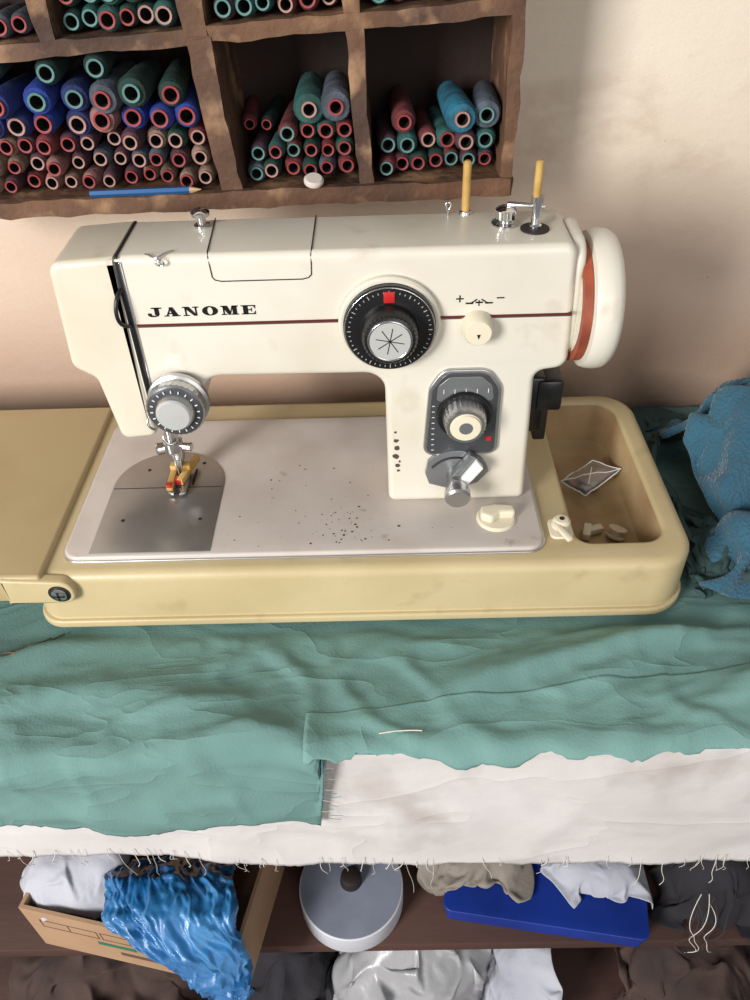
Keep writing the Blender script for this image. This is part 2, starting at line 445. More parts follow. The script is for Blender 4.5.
drape('cloth_overlay',0.4,66,0.36,lambda x:2.0+0.10*(x-1)+0.8*nn(x*0.1,0,8),lambda x:1.1+0.6*nn(x*0.12,3,3)+0.3*nn(x*.5,3,3)+0.15*nn(x*2.1,3,3),EDGE,-0.5,1.0,'teal2',cl,nh=10,lift=0.10,taper=True)
for i in range(9):
    x=-23.6+i*.42; y0=-4.8+.25*i; s=y0-EDGE
    h=wr(x,s)-0.5+0.05
    tube('tear_thread_%d'%i,[(x,y0,h),(x+.5,y0+random.uniform(-.3,.3),h+.15),(x+1.0,y0+random.uniform(0,.6),h+.05)],0.05,'threadb' if i%2 else 'threadd',cl)
for i in range(16):
    x=1.6+random.uniform(-.4,.3); z=-1.2-i*.52
    tube('fray_thread_%d'%i,[(x-.3,-13.6,z),(x+.3,-13.7,z-.1),(x+.5+random.uniform(0,.7),-13.5,z-random.uniform(.1,.6))],0.02,'thread' if i%3==0 else 'teal2',cl)
tube('basting_stitch',[(5.6,EDGE+.1,wr(5.6,.1)-.5+.26),(7.1,EDGE+.2,wr(7.1,.2)-.5+.28),(8.6,EDGE+.1,wr(8.6,.1)-.5+.26)],0.05,'thread',cl)
wsh=empty('white_sheet')
def wws(x,s):
    return 0.03+0.22*sm(-1,-6,s)*(ridg(x*0.10,s*0.10,12)*0.9+0.5*ridg(x*0.2+s*0.15,s*0.12,22)+0.4*nn(x*.12,s*.05,4))
def hemS(x): return 17.6+0.4*nn(x*0.2,0,1)+0.25*nn(x*1.2,0,1)+0.15*nn(x*4,0,1)+0.02*x-1.9*sm(-2,-14,x)
drape('sheet_cloth',-52,70,0.3,lambda x:6,hemS,EDGE,-0.62,0.72,'sheet',wsh,nh=44,wf=wws)
for i in range(64):
    x=random.uniform(-30,40); z=-hemS(x)+0.6; l=random.uniform(.6,2.4)
    if i%7==0: l=random.uniform(3,6)
    q=random.uniform(-1,1)*l*.4
    tube('loose_thread_%d'%i,[(x,-12.95,z+.4),(x+random.uniform(-.2,.2),-13.1,z-l*.25),(x+q*.4+random.uniform(-.4,.4),-13.3,z-l*.55),(x+q+random.uniform(-.4,.4),-13.2,z-l*.8),(x+q*.8,-13.1,z-l)],0.018 if i%3 else 0.03,'thread',wsh)

# ------------------------------------------------ case
cs=empty('sewing_machine_case')
YC=-1.55
def case():
    bm=bmesh.new()
    out=fil([(-21.2,YC,2.0),(29.9,YC,3.2),(29.9,21.3,3.2),(-21.2,21.3,2.0)],8)
    inn=fil([(21.1,0.9,1.2),(28.0,0.9,1.8),(28.0,19.8,2.0),(21.1,19.8,1.2)],6)
    H=5.6; r=0.8; ri=0.35
    rings=[]
    for d,a in [(-0.0,0.3),(0.1,0.9),(0.0,1.0),(0.0,H-r)]+[(r*(1-math.cos(math.pi/2*k/5)),H-r+r*math.sin(math.pi/2*k/5)) for k in range(1,6)]:
        rings.append([bm.verts.new((p.x,p.y,a)) for p in (offs(out,d) if d else out)])
    N=len(out)
    for j in range(len(rings)-1):
        for i in range(N): bm.faces.new((rings[j][i-1],rings[j][i],rings[j+1][i],rings[j+1][i-1]))
    bm.faces.new(rings[0])
    ir=[]
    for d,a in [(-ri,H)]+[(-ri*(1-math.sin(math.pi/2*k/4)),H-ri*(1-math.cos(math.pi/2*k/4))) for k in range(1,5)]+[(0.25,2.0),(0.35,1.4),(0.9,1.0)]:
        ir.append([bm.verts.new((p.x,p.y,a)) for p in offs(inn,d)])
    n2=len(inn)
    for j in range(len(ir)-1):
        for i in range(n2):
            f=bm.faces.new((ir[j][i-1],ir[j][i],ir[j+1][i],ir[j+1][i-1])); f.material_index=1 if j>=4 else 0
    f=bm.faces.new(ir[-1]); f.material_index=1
    es=[]
    for ring in (rings[-1],ir[0]):
        for i in range(len(ring)): es.append(bm.edges.get((ring[i-1],ring[i])))
    bmesh.ops.triangle_fill(bm,edges=es,use_beauty=True)
    return finish('case_base',bm,['case','case_in'],cs,ang=40)
case()
pillow('base_flange',[(-21.5,YC-.28,2.2),(30.2,YC-.28,3.5),(30.2,21.6,3.5),(-21.5,21.6,2.2)],0.0,0.75,0.2,'z','case',cs,n=8)
pillow('fold_out_leaf',[(-52,-1.95,0.8),(-19.5,-1.95,0.3),(-19.5,20.6,0.3),(-52,20.6,0.8)],3.3,6.0,0.3,'z','lid',cs)
pillow('leaf_hinge_tab',[(-22.5,3.3,0.1),(-17.2,3.3,1.0),(-17.2,5.5,1.0),(-22.5,5.9,0.1)],-2.2,-1.2,0.2,'y','case',cs)
lathe('hinge_screw',[(0.0,0.32),(0.35,0.32),(0.6,0.22),(0.62,0.0)],(-18.35,-2.17,4.4),(0,-1,0),'chrome',cs,24)
bm=bmesh.new(); box_bm(bm,-18.8,-17.9,-2.54,-2.43,4.33,4.47); box_bm(bm,-18.42,-18.28,-2.54,-2.43,3.95,4.85); finish('screw_cross',bm,'dark',cs)
lathe('hinge_screw_washer',[(0.62,0.06),(0.85,0.04),(0.88,0.0)],(-18.35,-2.17,4.4),(0,-1,0),'dark',cs,24)
pillow('latch_plate',rect(19.1,20.9,1.2,3.4,0.5),5.6,5.85,0.08,'z','cream',cs)
lathe('latch_knob',[(0.75,0),(0.7,0.5),(0.5,0.7),(0,0.75)],(20.1,2.6,5.8),(0,0,1),'cream',cs,24)
box('latch_arm',19.75,20.25,0.4,2.6,6.0,6.4,'cream',cs,0.15,Matrix.Rotation(0.4,3,'Z'))
lathe('latch_hole',[(0.2,0),(0.2,0.03)],(20.1,2.6,6.54),(0,0,1),'dark',cs,16)
bm=bmesh.new(); 
for (x,y,r,zz_) in ((25.9,6.0,.4,1.05),):
    lathe_bm(bm,[(0.75,0),(0.8,.1),(0.8,.2),(.4,.25),(.4,.7),(.8,.75),(.8,.9),(.25,.92)],(x,y,zz_),(0.3,r,1),20)
box_bm(bm,23.4,25.0,6.3,7.0,1.05,1.7,0,Matrix.Rotation(.3,3,'Z'),.15); box_bm(bm,23.2,23.9,5.6,7.2,1.05,1.8,0,Matrix.Rotation(-.3,3,'Z'),.15)
finish('bobbin_and_feet',bm,'cream',cs)
qd=[Vector((22.4,12.6,1.9)),Vector((25.6,14.6,2.6)),Vector((27.7,12.8,3.0)),Vector((24.2,10.4,2.0))]
bm=bmesh.new(); g=[]
for i in range(9):
    r_=[]
    for j in range(9):
        u,v=i/8,j/8; p=(qd[0]*(1-u)+qd[1]*u)*(1-v)+(qd[3]*(1-u)+qd[2]*u)*v
        p=p+Vector((0,0,.25*nn(i*.6,j*.6,4)+.35*math.sin(u*3.14)*math.sin(v*3.14))); r_.append(bm.verts.new(p))
    g.append(r_)
for i in range(8):
    for j in range(8): bm.faces.new((g[i][j],g[i+1][j],g[i+1][j+1],g[i][j+1]))
rim=[tuple(v.co) for v in g[0]]+[tuple(r_[-1].co) for r_ in g[1:]]+[tuple(v.co) for v in g[-1][::-1][1:]]+[tuple(r_[0].co) for r_ in g[::-1][1:-1]]
mid=[tuple(g[i][i].co+Vector((0,0,.05))) for i in range(9)]; mid2=[tuple(g[i][8-i].co+Vector((0,0,.05))) for i in range(2,7)]
finish('clear_packet',bm,'film',cs,solid=0.03)
tube('clear_packet_rim',rim,0.06,'white',cs,cyc=True,smooth=False)
tube('clear_packet_fold',mid,0.04,'white',cs,smooth=False); tube('clear_packet_fold_2',mid2,0.04,'white',cs,smooth=False)
bm=bmesh.new(); box_bm(bm,24.0,26.0,12.0,12.8,1.1,1.7,0,Matrix.Rotation(.5,3,'Z'),.08); box_bm(bm,24.6,25.2,11.6,13.4,1.2,1.9,0,Matrix.Rotation(.9,3,'Z'),.08)
finish('metal_attachments',bm,'satin',cs)

# ------------------------------------------------ sewing machine
sw=empty('sewing_machine')
YF=5.6; YB=11.8
pillow('bed',rect(-18.5,18.5,0,17.8,1.3),5.0,6.05,0.22,'z','bed',sw,n=8)
pillow('bed_trim',rect(-18.68,18.68,-0.18,18.0,1.5),5.0,5.74,0.08,'z','satin',sw,n=8)
sp=[(-16.4,0.35),(-7.1,0.35)]+[( -11.75+4.65*math.cos(math.radians(a)), 8.4+4.5*math.sin(math.radians(a))) for a in range(0,181,9)]
bm=bmesh.new(); pillow_bm(bm,[Vector(p) for p in sp],6.0,6.13,0.04,'z',seg=2); finish('needle_plate',bm,'steel',sw)
bm=bmesh.new()
box_bm(bm,-16.3,-7.2,7.95,8.02,6.12,6.145)
for x in (-12.0,-11.5,-10.3,-9.8): box_bm(bm,x,x+.18,8.3,10.4,6.12,6.16)
box_bm(bm,-11.3,-10.5,8.8,9.1,6.12,6.15)
for (x,y) in ((-14.6,4),(-8.4,4),(-13.8,10.4),(-9.2,11.2)): lathe_bm(bm,[(0.16,0),(0.16,.03)],(x,y,6.12),(0,0,1),12)
finish('plate_slots',bm,'dark',sw)
bo=[(-14.7,26.9,0.9),(-10.4,27.3,0.0),(19.1,27.3,0.8),(19.6,18.2,1.0),(17.3,17.9,0.8),(17.6,6.0,0.6),(6.7,6.0,0.6),(6.6,18.1,1.5),(-6.4,18.2,1.6),(-6.9,14.9,1.0),(-12.8,14.9,0.6),(-13.7,19.0,0.0),(-14.6,19.9,0.0)]
pillow('arm_and_column',bo,YF,YB,0.5,'y','body',sw,n=7,seg=5)
fc=[(-14.95,27.05,0.9),(-10.62,27.32,0.05),(-10.62,13.2,0.6),(-13.35,12.95,0.7),(-13.95,18.35,0.8),(-15.45,19.35,0.9)]
pillow('face_cover',fc,YF-0.12,YB+0.1,0.45,'y','head',sw,n=7,seg=5)
pillow('arm_end_boss',[(6.0,18.6,1.5),(11.6,18.6,1.5),(11.6,27.2,1.5),(6.0,27.2,1.5)],19.0,19.9,0.4,'x','body',sw)
box('takeup_slot',-10.62,-10.30,YF-0.2,YF+0.3,14.3,27.0,'black',sw,0.05)
box('takeup_slot_trim',-10.30,-10.16,YF-0.12,YF+0.3,14.3,27.0,'chrome',sw,0.03)
box('top_seam',-10.55,-10.35,YF,YB-0.3,27.2,27.36,'dark',sw,0.02)
tube('takeup_lever',[(-10.5,5.4,25.2),(-10.75,4.9,25.0),(-11.05,4.5,24.0),(-10.9,4.6,22.9),(-10.5,5.3,22.6)],0.14,'black',sw)
box('stripe_chrome',-10.1,19.3,YF-0.05,YF+0.2,22.32,22.42,'chrome',sw,0.0)
box('stripe_maroon',-10.1,19.3,YF-0.06,YF+0.2,22.42,22.56,'maroon',sw,0.0)
tube('lid_seam',[(-4.9,YB-0.2,27.33),(-4.6,YF+0.45,27.33),(-4.55,YF+0.1,27.1),(-4.5,YF-0.02,26.6),(-4.45,YF-0.02,25.8),(-4.3,YF-0.02,25.6),(-3.9,YF-0.02,25.5),(1.4,YF-0.02,25.5),(1.8,YF-0.02,25.6),(2.0,YF-0.02,25.8),(2.05,YF-0.02,26.6),(2.05,YF+0.1,27.1),(2.1,YF+0.45,27.33),(2.1,YB-0.2,27.33)],0.04,'dark',sw,smooth=False)
def letters():
    bm=bmesh.new(); x0=-9.4; H=0.66; z0=23.1
    def P(pts,ox):
        a=[bm.verts.new((x0+ox+p[0]*H,YF-0.04,z0+p[1]*H)) for p in pts]
        b=[bm.verts.new((x0+ox+p[0]*H,YF+0.1,z0+p[1]*H)) for p in pts]
        bm.faces.new(a); bm.faces.new(b)
        for i in range(len(a)): bm.faces.new((a[i-1],a[i],b[i],b[i-1]))
    def R(x,y,X,Y,ox): P([(x,y),(X,y),(X,Y),(x,Y)],ox)
    st=1.95*H
    o=0.15
    R(.8,.2,1.25,1,o);R(.5,.88,1.55,1,o);P([(1.25,.3),(1.12,.06),(.8,-.02),(.35,-.02),(.1,.12),(.08,.38),(.42,.38),(.5,.14),(.8,.12)],o)
    o=st
    P([(.18,0),(.34,0),(.82,.95),(.66,.95)],o);P([(.58,1),(.98,1),(1.5,0),(.92,0)],o);R(.4,.25,1.0,.36,o);R(0,0,.52,.1,o);R(.76,0,1.64,.1,o)
    o=2*st
    R(.22,0,.38,1,o);P([(.1,1),(.68,1),(1.42,0),(1.1,0)],o);R(1.26,0,1.42,1,o);R(0,.9,.5,1,o);R(0,0,.62,.1,o);R(1.02,.9,1.66,1,o)
    o=3*st
    n=28
    for k in range(n):
        a,b=2*math.pi*k/n,2*math.pi*(k+1)/n
        P([(.82+.8*math.cos(a),.5+.52*math.sin(a)),(.82+.8*math.cos(b),.5+.52*math.sin(b)),(.82+.28*math.cos(b),.5+.42*math.sin(b)),(.82+.28*math.cos(a),.5+.42*math.sin(a))],o)
    o=4*st
    R(.2,0,.34,1,o);P([(.1,1),(.66,1),(.98,.25),(.82,0),(.72,0)],o);P([(.82,0),(.9,0),(1.26,1),(1.12,1)],o);R(1.16,0,1.6,1,o);R(0,.9,.4,1,o);R(0,0,.56,.1,o);R(1.0,0,1.76,.1,o);R(1.2,.9,1.76,1,o)
    o=5.05*st
    R(.2,0,.68,1,o);R(0,.9,1.45,1,o);R(0,0,1.45,.1,o);R(.6,.45,1.05,.55,o);R(1.0,.3,1.08,.7,o);P([(1.45,.6),(1.45,.95),(1.2,.95)],o);P([(1.45,.4),(1.45,.05),(1.2,.05)],o)
    finish('lettering',bm,'black',sw,smooth=False)
letters()
DX,DZ=7.0,22.2
bm=bmesh.new()
lathe_bm(bm,[(3.45,0),(3.45,0.35),(3.3,0.5),(3.12,0.5),(3.1,0.5,1),(3.1,0.9,1),(2.95,1.1,1),(2.05,1.15,1),(2.0,1.15,1),(1.95,1.2,2),(1.85,2.3,2,.04),(1.7,2.5,2,.04),(1.4,2.55,1),(1.35,2.6,3),(0,2.6,3)],(DX,YF-0.02,DZ),(0,-1,0),72)
finish('pattern_dial',bm,['body','black','black','alum'],sw)
bm=bmesh.new()
for k in range(48):
    a=2*math.pi*k/48; R_=2.72
    c=Vector((DX+R_*math.cos(a),YF-1.14,DZ+R_*math.sin(a)))
    L_=.13 if k%4==0 else .06
    box_bm(bm,c.x-L_,c.x+L_,c.y-.03,c.y+.03,c.z-.022,c.z+.022,0,Matrix.Rotation(-a,3,'Y'))
finish('dial_marks',bm,'alum',sw,smooth=False)
tube('dial_ring',[(DX+3.02*math.cos(a*math.pi/12),YF-1.03,DZ+3.02*math.sin(a*math.pi/12)) for a in range(24)],0.05,'chrome',sw,cyc=True)
bm=bmesh.new(); box_bm(bm,DX-.36,DX+.36,YF-1.26,YF-1.1,DZ+2.05,DZ+2.8,0,None,0.03); finish('dial_red_mark',bm,'red',sw)
bm=bmesh.new()
for k in range(4): box_bm(bm,DX-.95,DX+.95,YF-2.64,YF-2.6,DZ-.03,DZ+.03,0,Matrix.Rotation(k*math.pi/4+.2,3,'Y'))
finish('dial_star',bm,'dark',sw,smooth=False)
tube('dial_collar',[(DX+1.9*math.cos(a*math.pi/12),YF-1.25,DZ+1.9*math.sin(a*math.pi/12)) for a in range(24)],0.07,'chrome',sw,cyc=True)
tube('dial_face_ring',[(DX+1.42*math.cos(a*math.pi/12),YF-2.56,DZ+1.42*math.sin(a*math.pi/12)) for a in range(24)],0.09,'chrome',sw,cyc=True)
lathe('small_knob',[(1.12,0),(1.12,0.25),(1.05,0.5,0,.05),(1.0,1.0,0,.05),(0.85,1.2,0),(0,1.22,0)],(12.95,YF,21.8),(0,-1,0),'cream',sw,48)
bm=bmesh.new(); P0=[(12.95-.12,YF-1.24,21.75),(12.95+.12,YF-1.24,21.75),(12.95,YF-1.24,21.4)]
bm.faces.new([bm.verts.new(p) for p in P0]); finish('knob_pointer',bm,'black',sw,smooth=False,solid=0.03)
bm=bmesh.new()
z=23.75
for (a,b,c,d) in ((11.45,z,11.95,z+.08),(11.66,z-.21,11.74,z+.29),(12.1,z-.35,12.6,z-.25),(12.75,z-.3,13.25,z-.2),(13.4,z-.35,13.9,z-.25),(12.95,z-.5,13.02,z-.1),(14.15,z+.0,14.65,z+.08)):
    box_bm(bm,a,c,YF-.04,YF+.1,b,d)
box_bm(bm,12.35,12.9,YF-.04,YF+.1,z-.22,z-.14,0,Matrix.Rotation(-.6,3,'Y')); box_bm(bm,13.1,13.65,YF-.04,YF+.1,z-.22,z-.14,0,Matrix.Rotation(.6,3,'Y'))
finish('tension_scale',bm,'black',sw,smooth=False)
pillow('panel_frame',[(9.35,10.9,0.8),(15.05,10.9,0.8),(15.0,17.0,1.5),(14.0,18.5,1.2),(10.7,18.5,1.2),(9.75,17.0,1.5)],YF-0.3,YF+0.2,0.12,'y','satin',sw)
pillow('panel_face',[(9.6,11.1,0.6),(14.8,11.1,0.6),(14.75,16.9,1.4),(13.8,18.25,1.1),(10.9,18.25,1.1),(10.0,16.9,1.4)],YF-0.36,YF,0.06,'y','panel',sw)
pillow('panel_scale',[(10.3,15.9,0.3),(14.5,15.9,0.3),(14.3,17.2,0.6),(13.5,17.95,0.6),(11.2,17.95,0.6),(10.4,17.2,0.6)],YF-0.40,YF,0.04,'y','grey',sw)
bm=bmesh.new()
for k in range(5): box_bm(bm,10.8+k*.8,10.84+k*.8,YF-.44,YF-.3,16.6,16.95)
for k in range(9): box_bm(bm,10.0,10.2,YF-.4,YF-.3,11.5+k*.5,11.54+k*.5)
finish('panel_marks',bm,'white',sw,smooth=False)
bm=bmesh.new(); box_bm(bm,14.1,14.5,YF-.42,YF-.3,12.3,12.7); finish('panel_red_marks',bm,'red',sw,smooth=False)
bm=bmesh.new()
lathe_bm(bm,[(2.0,0,3),(2.0,0.3,3),(1.9,0.45,3),(1.6,0.45,3),(1.55,1.0,0,.06),(1.48,1.6,0,.06),(1.35,1.75,0),(1.15,1.75,0),(1.1,1.75,1),(1.05,1.9,1),(0.5,1.92,1),(0.48,1.92,2),(0,1.95,2)],(12.35,YF-0.3,14.75),(0,-1,0),56)
finish('stitch_length_dial',bm,['satin','cream','grey','black'],sw)
q=[(11.9+2.7*math.cos(math.radians(a)),8.6+2.8*math.sin(math.radians(a))) for a in range(15,150,9)]
bm=bmesh.new(); pillow_bm(bm,[Vector(p) for p in q]+[Vector((9.6,9.2)),Vector((9.9,8.2)),Vector((11.9,7.5)),Vector((13.7,8.2))],YF-0.42,YF+.1,0.08,'y',seg=2); finish('lever_quadrant',bm,'grey',sw)
tube('quadrant_groove',[(11.9+2.2*math.cos(math.radians(a)),YF-0.44,8.6+2.2*math.sin(math.radians(a))) for a in range(25,150,15)],0.09,'dark',sw)
lathe('lever_knob',[(0.75,0),(0.7,1.3),(0.85,1.5),(1.0,2.1),(1.0,2.6),(0.85,2.8),(0,2.82)],(11.95,YF-0.2,9.0),(0,-1,-0.12),'satin',sw,32)
bm=bmesh.new(); pillow_bm(bm,fil([(11.9,8.9,.1),(12.5,8.6,.1),(13.9,10.6,.1),(13.4,11.3,.1)],3),YF-1.7,YF-1.2,0.06,'y',seg=2); finish('lever_arm',bm,'white',sw)
bm=bmesh.new(); pillow_bm(bm,fil([(11.2,9.0,.1),(11.9,8.8,.1),(13.5,11.2,.1),(12.9,11.5,.1)],3),YF-1.2,YF-0.5,0.06,'y',seg=2); finish('lever_shank',bm,'grey',sw)
def blotch(bm,x,y,r,mapf,seed):
    n=11; c=bm.verts.new(mapf(x,y,0.012)); ring=[]
    for k in range(n):
        a=2*math.pi*k/n; rr=r*(.65+.7*abs(nn(math.cos(a)*2+seed,math.sin(a)*2,seed*3.3)))
        ring.append(bm.verts.new(mapf(x+rr*math.cos(a),y+rr*math.sin(a),0.012)))
    for k in range(n): bm.faces.new((c,ring[k-1],ring[k]))
bm=bmesh.new()
for i,(x,z_,r) in enumerate(((7.35,12.2,.22),(7.4,11.5,.28),(7.3,10.7,.3),(7.45,9.8,.24),(7.5,9.3,.16),(7.3,13.0,.14),(7.6,10.2,.12))):
    blotch(bm,x,z_,r,lambda a,b,c:(a,YF-c,b),i+.5)
finish('column_paint_chips',bm,'chip',sw,smooth=False)
bm=bmesh.new()
random.seed(3)
for k in range(110):
    x=random.gauss(3.6,1.6); y=random.gauss(2.6,1.5)
    if k>70: x=random.uniform(-6,6); y=random.uniform(.5,12)
    if k>95: x=random.uniform(-17,18); y=random.uniform(.5,3)
    if y<0.4 or y>12: continue
    blotch(bm,x,y,random.uniform(.03,.12)*random.uniform(.4,1.3),lambda a,b,c:(a,b,6.05+c),k*.77)
finish('bed_paint_chips',bm,'chip',sw,smooth=False)
TX,TZ=-8.2,16.8
bm=bmesh.new()
lathe_bm(bm,[(1.2,0),(1.2,.3),(2.0,.35),(2.2,.6),(2.2,1.0),(1.9,1.15),(2.05,1.3),(2.1,1.45,0,.03),(2.1,2.0,0,.03),(1.95,2.15),(1.9,2.18,1),(1.4,2.22,1),(1.35,2.3,0),(1.25,2.7,0),(1.1,2.85,2),(0,2.9,2)],(TX,YF,TZ),(0,-1,0.03),64)
finish('thread_tension_dial',bm,['satin','panel','alum'],sw)
bm=bmesh.new()
for k in range(20):
    a=2*math.pi*k/20
    box_bm(bm,TX+1.65*math.cos(a)-.1,TX+1.65*math.cos(a)+.1,YF-2.26,YF-2.18,TZ+.06+1.65*math.sin(a)-.03,TZ+.06+1.65*math.sin(a)+.03,0,Matrix.Rotation(-a,3,'Y'))
finish('tension_marks',bm,'white',sw,smooth=False)
tube('check_spring',[(-9.3,4.6,14.9),(-9.8,4.0,14.5),(-9.6,3.7,13.8),(-9.0,3.8,13.6),(-8.7,4.2,13.9)],0.08,'chrome',sw)
tube('thread_hook',[(-10.3,5.2,16),(-10.9,4.4,15.6),(-10.8,4.2,14.9),(-10.3,4.5,14.6)],0.09,'chrome',sw)
NX,NY=-10.7,8.8
lathe('presser_bar',[(0.35,0),(0.35,6)],(NX-0.1,NY+0.9,8.8),(0,0,1),'chrome',sw,20)
lathe('needle_bar',[(0.2,0),(0.32,0.1),(0.32,5)],(NX,NY-0.4,9.8),(0,0,1),'chrome',sw,20)
lathe('needle_clamp',[(0.6,0),(0.62,0.1),(0.62,0.9),(0.5,1.0)],(NX,NY-0.4,9.7),(0,0,1),'satin',sw,20)
lathe('needle_clamp_screw',[(0.12,0),(0.12,0.5),(0.35,0.5),(0.38,1.1),(0.3,1.2)],(NX+.5,NY-0.4,10.2),(1,-.2,0),'chrome',sw,20)
lathe('needle',[(0.0,0),(0.06,0.4),(0.07,3.0)],(NX,NY-0.4,6.9),(0,0,1),'chrome',sw,10)
lathe('presser_screw',[(0.2,0),(0.2,0.5),(0.5,0.5),(0.55,1.1),(0.4,1.25)],(NX-.4,NY+.6,9.4),(-1,-.3,0),'chrome',sw,20)
bm=bmesh.new()
box_bm(bm,NX-.55,NX+.45,NY+.4,NY+1.3,8.0,9.9,0,None,.12)
box_bm(bm,NX-.35,NX+.25,NY+.1,NY+1.1,6.9,8.2,0,None,.1)
finish('foot_shank',bm,'satin',sw)
bm=bmesh.new()
for s_ in (-1,1):
    pillow_bm(bm,fil([(NX+s_*.22,NY-2.2,.05),(NX+s_*.75,NY-2.0,.2),(NX+s_*.7,NY+1.0,.05),(NX+s_*.22,NY+1.0,.05)],3),6.3,6.6,.06,'z',seg=2)
box_bm(bm,NX-.7,NX+.7,NY+.2,NY+1.3,6.3,6.75,0,None,.08)
finish('presser_foot',bm,'satin',sw)
bm=bmesh.new()
box_bm(bm,NX-.85,NX-.3,NY-1.9,NY+.9,6.62,7.2,0,None,.1); box_bm(bm,NX+.3,NX+.85,NY-1.2,NY+2.4,6.62,7.2,0,Matrix.Rotation(-.25,3,'Z'),.1); box_bm(bm,NX-.85,NX+.85,NY+.2,NY+.9,7.0,7.6,0,None,.1)
finish('foot_guard',bm,'brass',sw)
bm=bmesh.new(); box_bm(bm,NX-.3,NX+.3,NY-1.2,NY-.5,6.7,7.15,0,None,.05); box_bm(bm,NX-.8,NX-.35,NY-1.95,NY-1.5,7.0,7.3,0,None,.05); finish('foot_red_tip',bm,'red',sw)
lathe('feed_knob_base',[(1.55,0),(1.55,.12),(1.4,.25),(0,.26)],(15.1,3.3,6.03),(0,0,1),'cream',sw,40)
pillow('feed_knob_grip',[(13.8,2.9,.4),(14.6,2.4,.4),(15.3,3.0,.3),(16.6,3.0,.3),(16.5,3.9,.3),(15.0,4.1,.4),(13.9,3.9,.4)],6.2,7.0,.25,'z','cream',sw)
TZ0=27.3
lathe('rear_thread_guide',[(0.55,0),(0.55,.15),(0.3,.2),(0.3,.7),(0.6,.75),(0.65,1.0),(0.4,1.2),(0,1.25)],(-5.6,10.3,TZ0),(0,0,1),'chrome',sw,28)
tube('front_thread_guide',[(-8.6,6.0,27.3),(-8.2,5.4,27.45),(-7.4,5.2,27.3),(-7.2,5.3,26.8),(-7.8,5.35,26.75),(-8.0,5.3,27.2),(-7.2,5.8,27.5),(-6.8,6.3,27.35)],0.06,'chrome',sw)
lathe('spool_pin_left',[(0.28,0),(0.28,3.4),(0.15,3.55)],(12.4,11.2,TZ0),(0,0,1),'brass',sw,16)
lathe('spool_pin_left_socket',[(0.45,0),(0.4,.2),(0.3,.25)],(12.4,11.2,TZ0),(0,0,1),'satin',sw,16)
lathe('spool_pin_socket',[(0.95,0),(0.95,.1),(.5,.15)],(16.7,8.2,TZ0),(0,0,1),'dark',sw,32)
lathe('spool_pin_sleeve',[(0.42,0),(0.42,.3),(.3,.4),(.3,1.8),(.42,1.85),(.42,2.2)],(16.7,8.2,TZ0),(0,0,1),'chrome',sw,20)
lathe('spool_pin_right',[(0.26,0),(0.26,2.2),(0.15,2.3)],(16.6,8.2,TZ0+2.1),(0,0,1),'brass',sw,16)
lathe('winder_knob',[(0.95,0),(0.95,.12),(.5,.18),(.5,.4),(.72,.45,0,.06),(.75,1.0,0,.06),(.5,1.15),(0,1.18)],(14.9,9.2,TZ0),(0,0,1),'chrome',sw,32)
box('winder_arm',14.9,17.4,8.8,9.3,TZ0+1.15,TZ0+1.4,'satin',sw,0.08,Matrix.Rotation(-.25,3,'Z'))
tube('winder_guide',[(11.2,11.0,27.3),(11.2,11.0,27.7),(10.9,11.0,28.0),(11.2,11.0,28.3),(11.5,11.0,28.0),(11.25,11.0,27.7)],0.07,'chrome',sw)
bm=bmesh.new()
lathe_bm(bm,[(3.6,0),(4.2,0.0,1),(4.2,.6,1),(4.0,.6,0),(4.1,.65),(4.6,.75),(4.72,1.0),(4.8,1.6),(4.75,2.1),(4.5,2.5),(4.2,2.65),(3.6,2.75),(1.8,2.8),(1.7,3.4),(0,3.45)],(19.75,8.4,22.05),(1,0,0),72)
finish('hand_wheel',bm,['body','orange'],sw)
box('motor_bracket',17.3,18.9,8.6,11.2,10.5,15.5,'black',sw,0.2)
box('motor_block',18.3,20.3,8.4,11.8,12.6,15.3,'black',sw,0.25)
box('motor_terminal',18.6,19.6,9.5,11,9.0,12.6,'dark',sw,0.15)

# ------------------------------------------------ thread rack on wall
rk=empty('thread_rack')
def board(name,p0,p1,th,y0,y1,m='wood'):
    bm=bmesh.new(); a=Vector(p0); b=Vector(p1); d=(b-a).normalized(); n=Vector((-d.y,d.x))*th/2
    nseg=max(10,int((b-a).length/0.9)); prev=None; sd=len(name)*1.37
    for k in range(nseg+1):
        c=a+(b-a)*k/nseg
        j=[0.2*nn(k*.6,i*3.1,sd) for i in range(4)]
        ring=[bm.verts.new(q) for q in ((c.x+n.x+j[0],y0+j[1]*1.5,c.y+n.y+j[0]),(c.x-n.x+j[2],y0+j[3]*1.5,c.y-n.y+j[2]),(c.x-n.x,y1,c.y-n.y),(c.x+n.x,y1,c.y+n.y))]
        if prev:
            for i in range(4): bm.faces.new((prev[i-1],prev[i],ring[i],ring[i-1]))
        else: bm.faces.new(ring)
        prev=ring
    bm.faces.new(prev)
    return finish(name,bm,m,rk,ang=30)
RF=18.0; RB=27.9
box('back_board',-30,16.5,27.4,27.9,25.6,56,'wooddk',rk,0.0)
board('bottom_board',(-30,25.95),(16.6,26.75),0.9,RF,RB)
board('bottom_lip',(-30,25.95),(16.4,26.75),1.25,RF-0.5,RF+0.2)
board('middle_board',(-30,36.0),(16.4,38.4),1.0,RF,RB)
board('right_side',(16.1,26.0),(16.1,56),0.9,RF-0.1,RB)
board('left_side',(-30,26.0),(-30,56),1.1,RF,RB)
board('divider_1',(-4.6,26.4),(-5.5,37),1.6,RF,RB)
board('divider_1_upper',(-5.6,37.2),(-6.0,56),1.6,RF,RB)
board('divider_2',(5.6,26.6),(5.1,37.6),1.1,RF,RB)
board('divider_2_upper',(5.0,37.6),(4.8,56),1.1,RF,RB)
board('divider_0_upper',(-15.6,36.7),(-16.4,56),1.1,RF,RB)
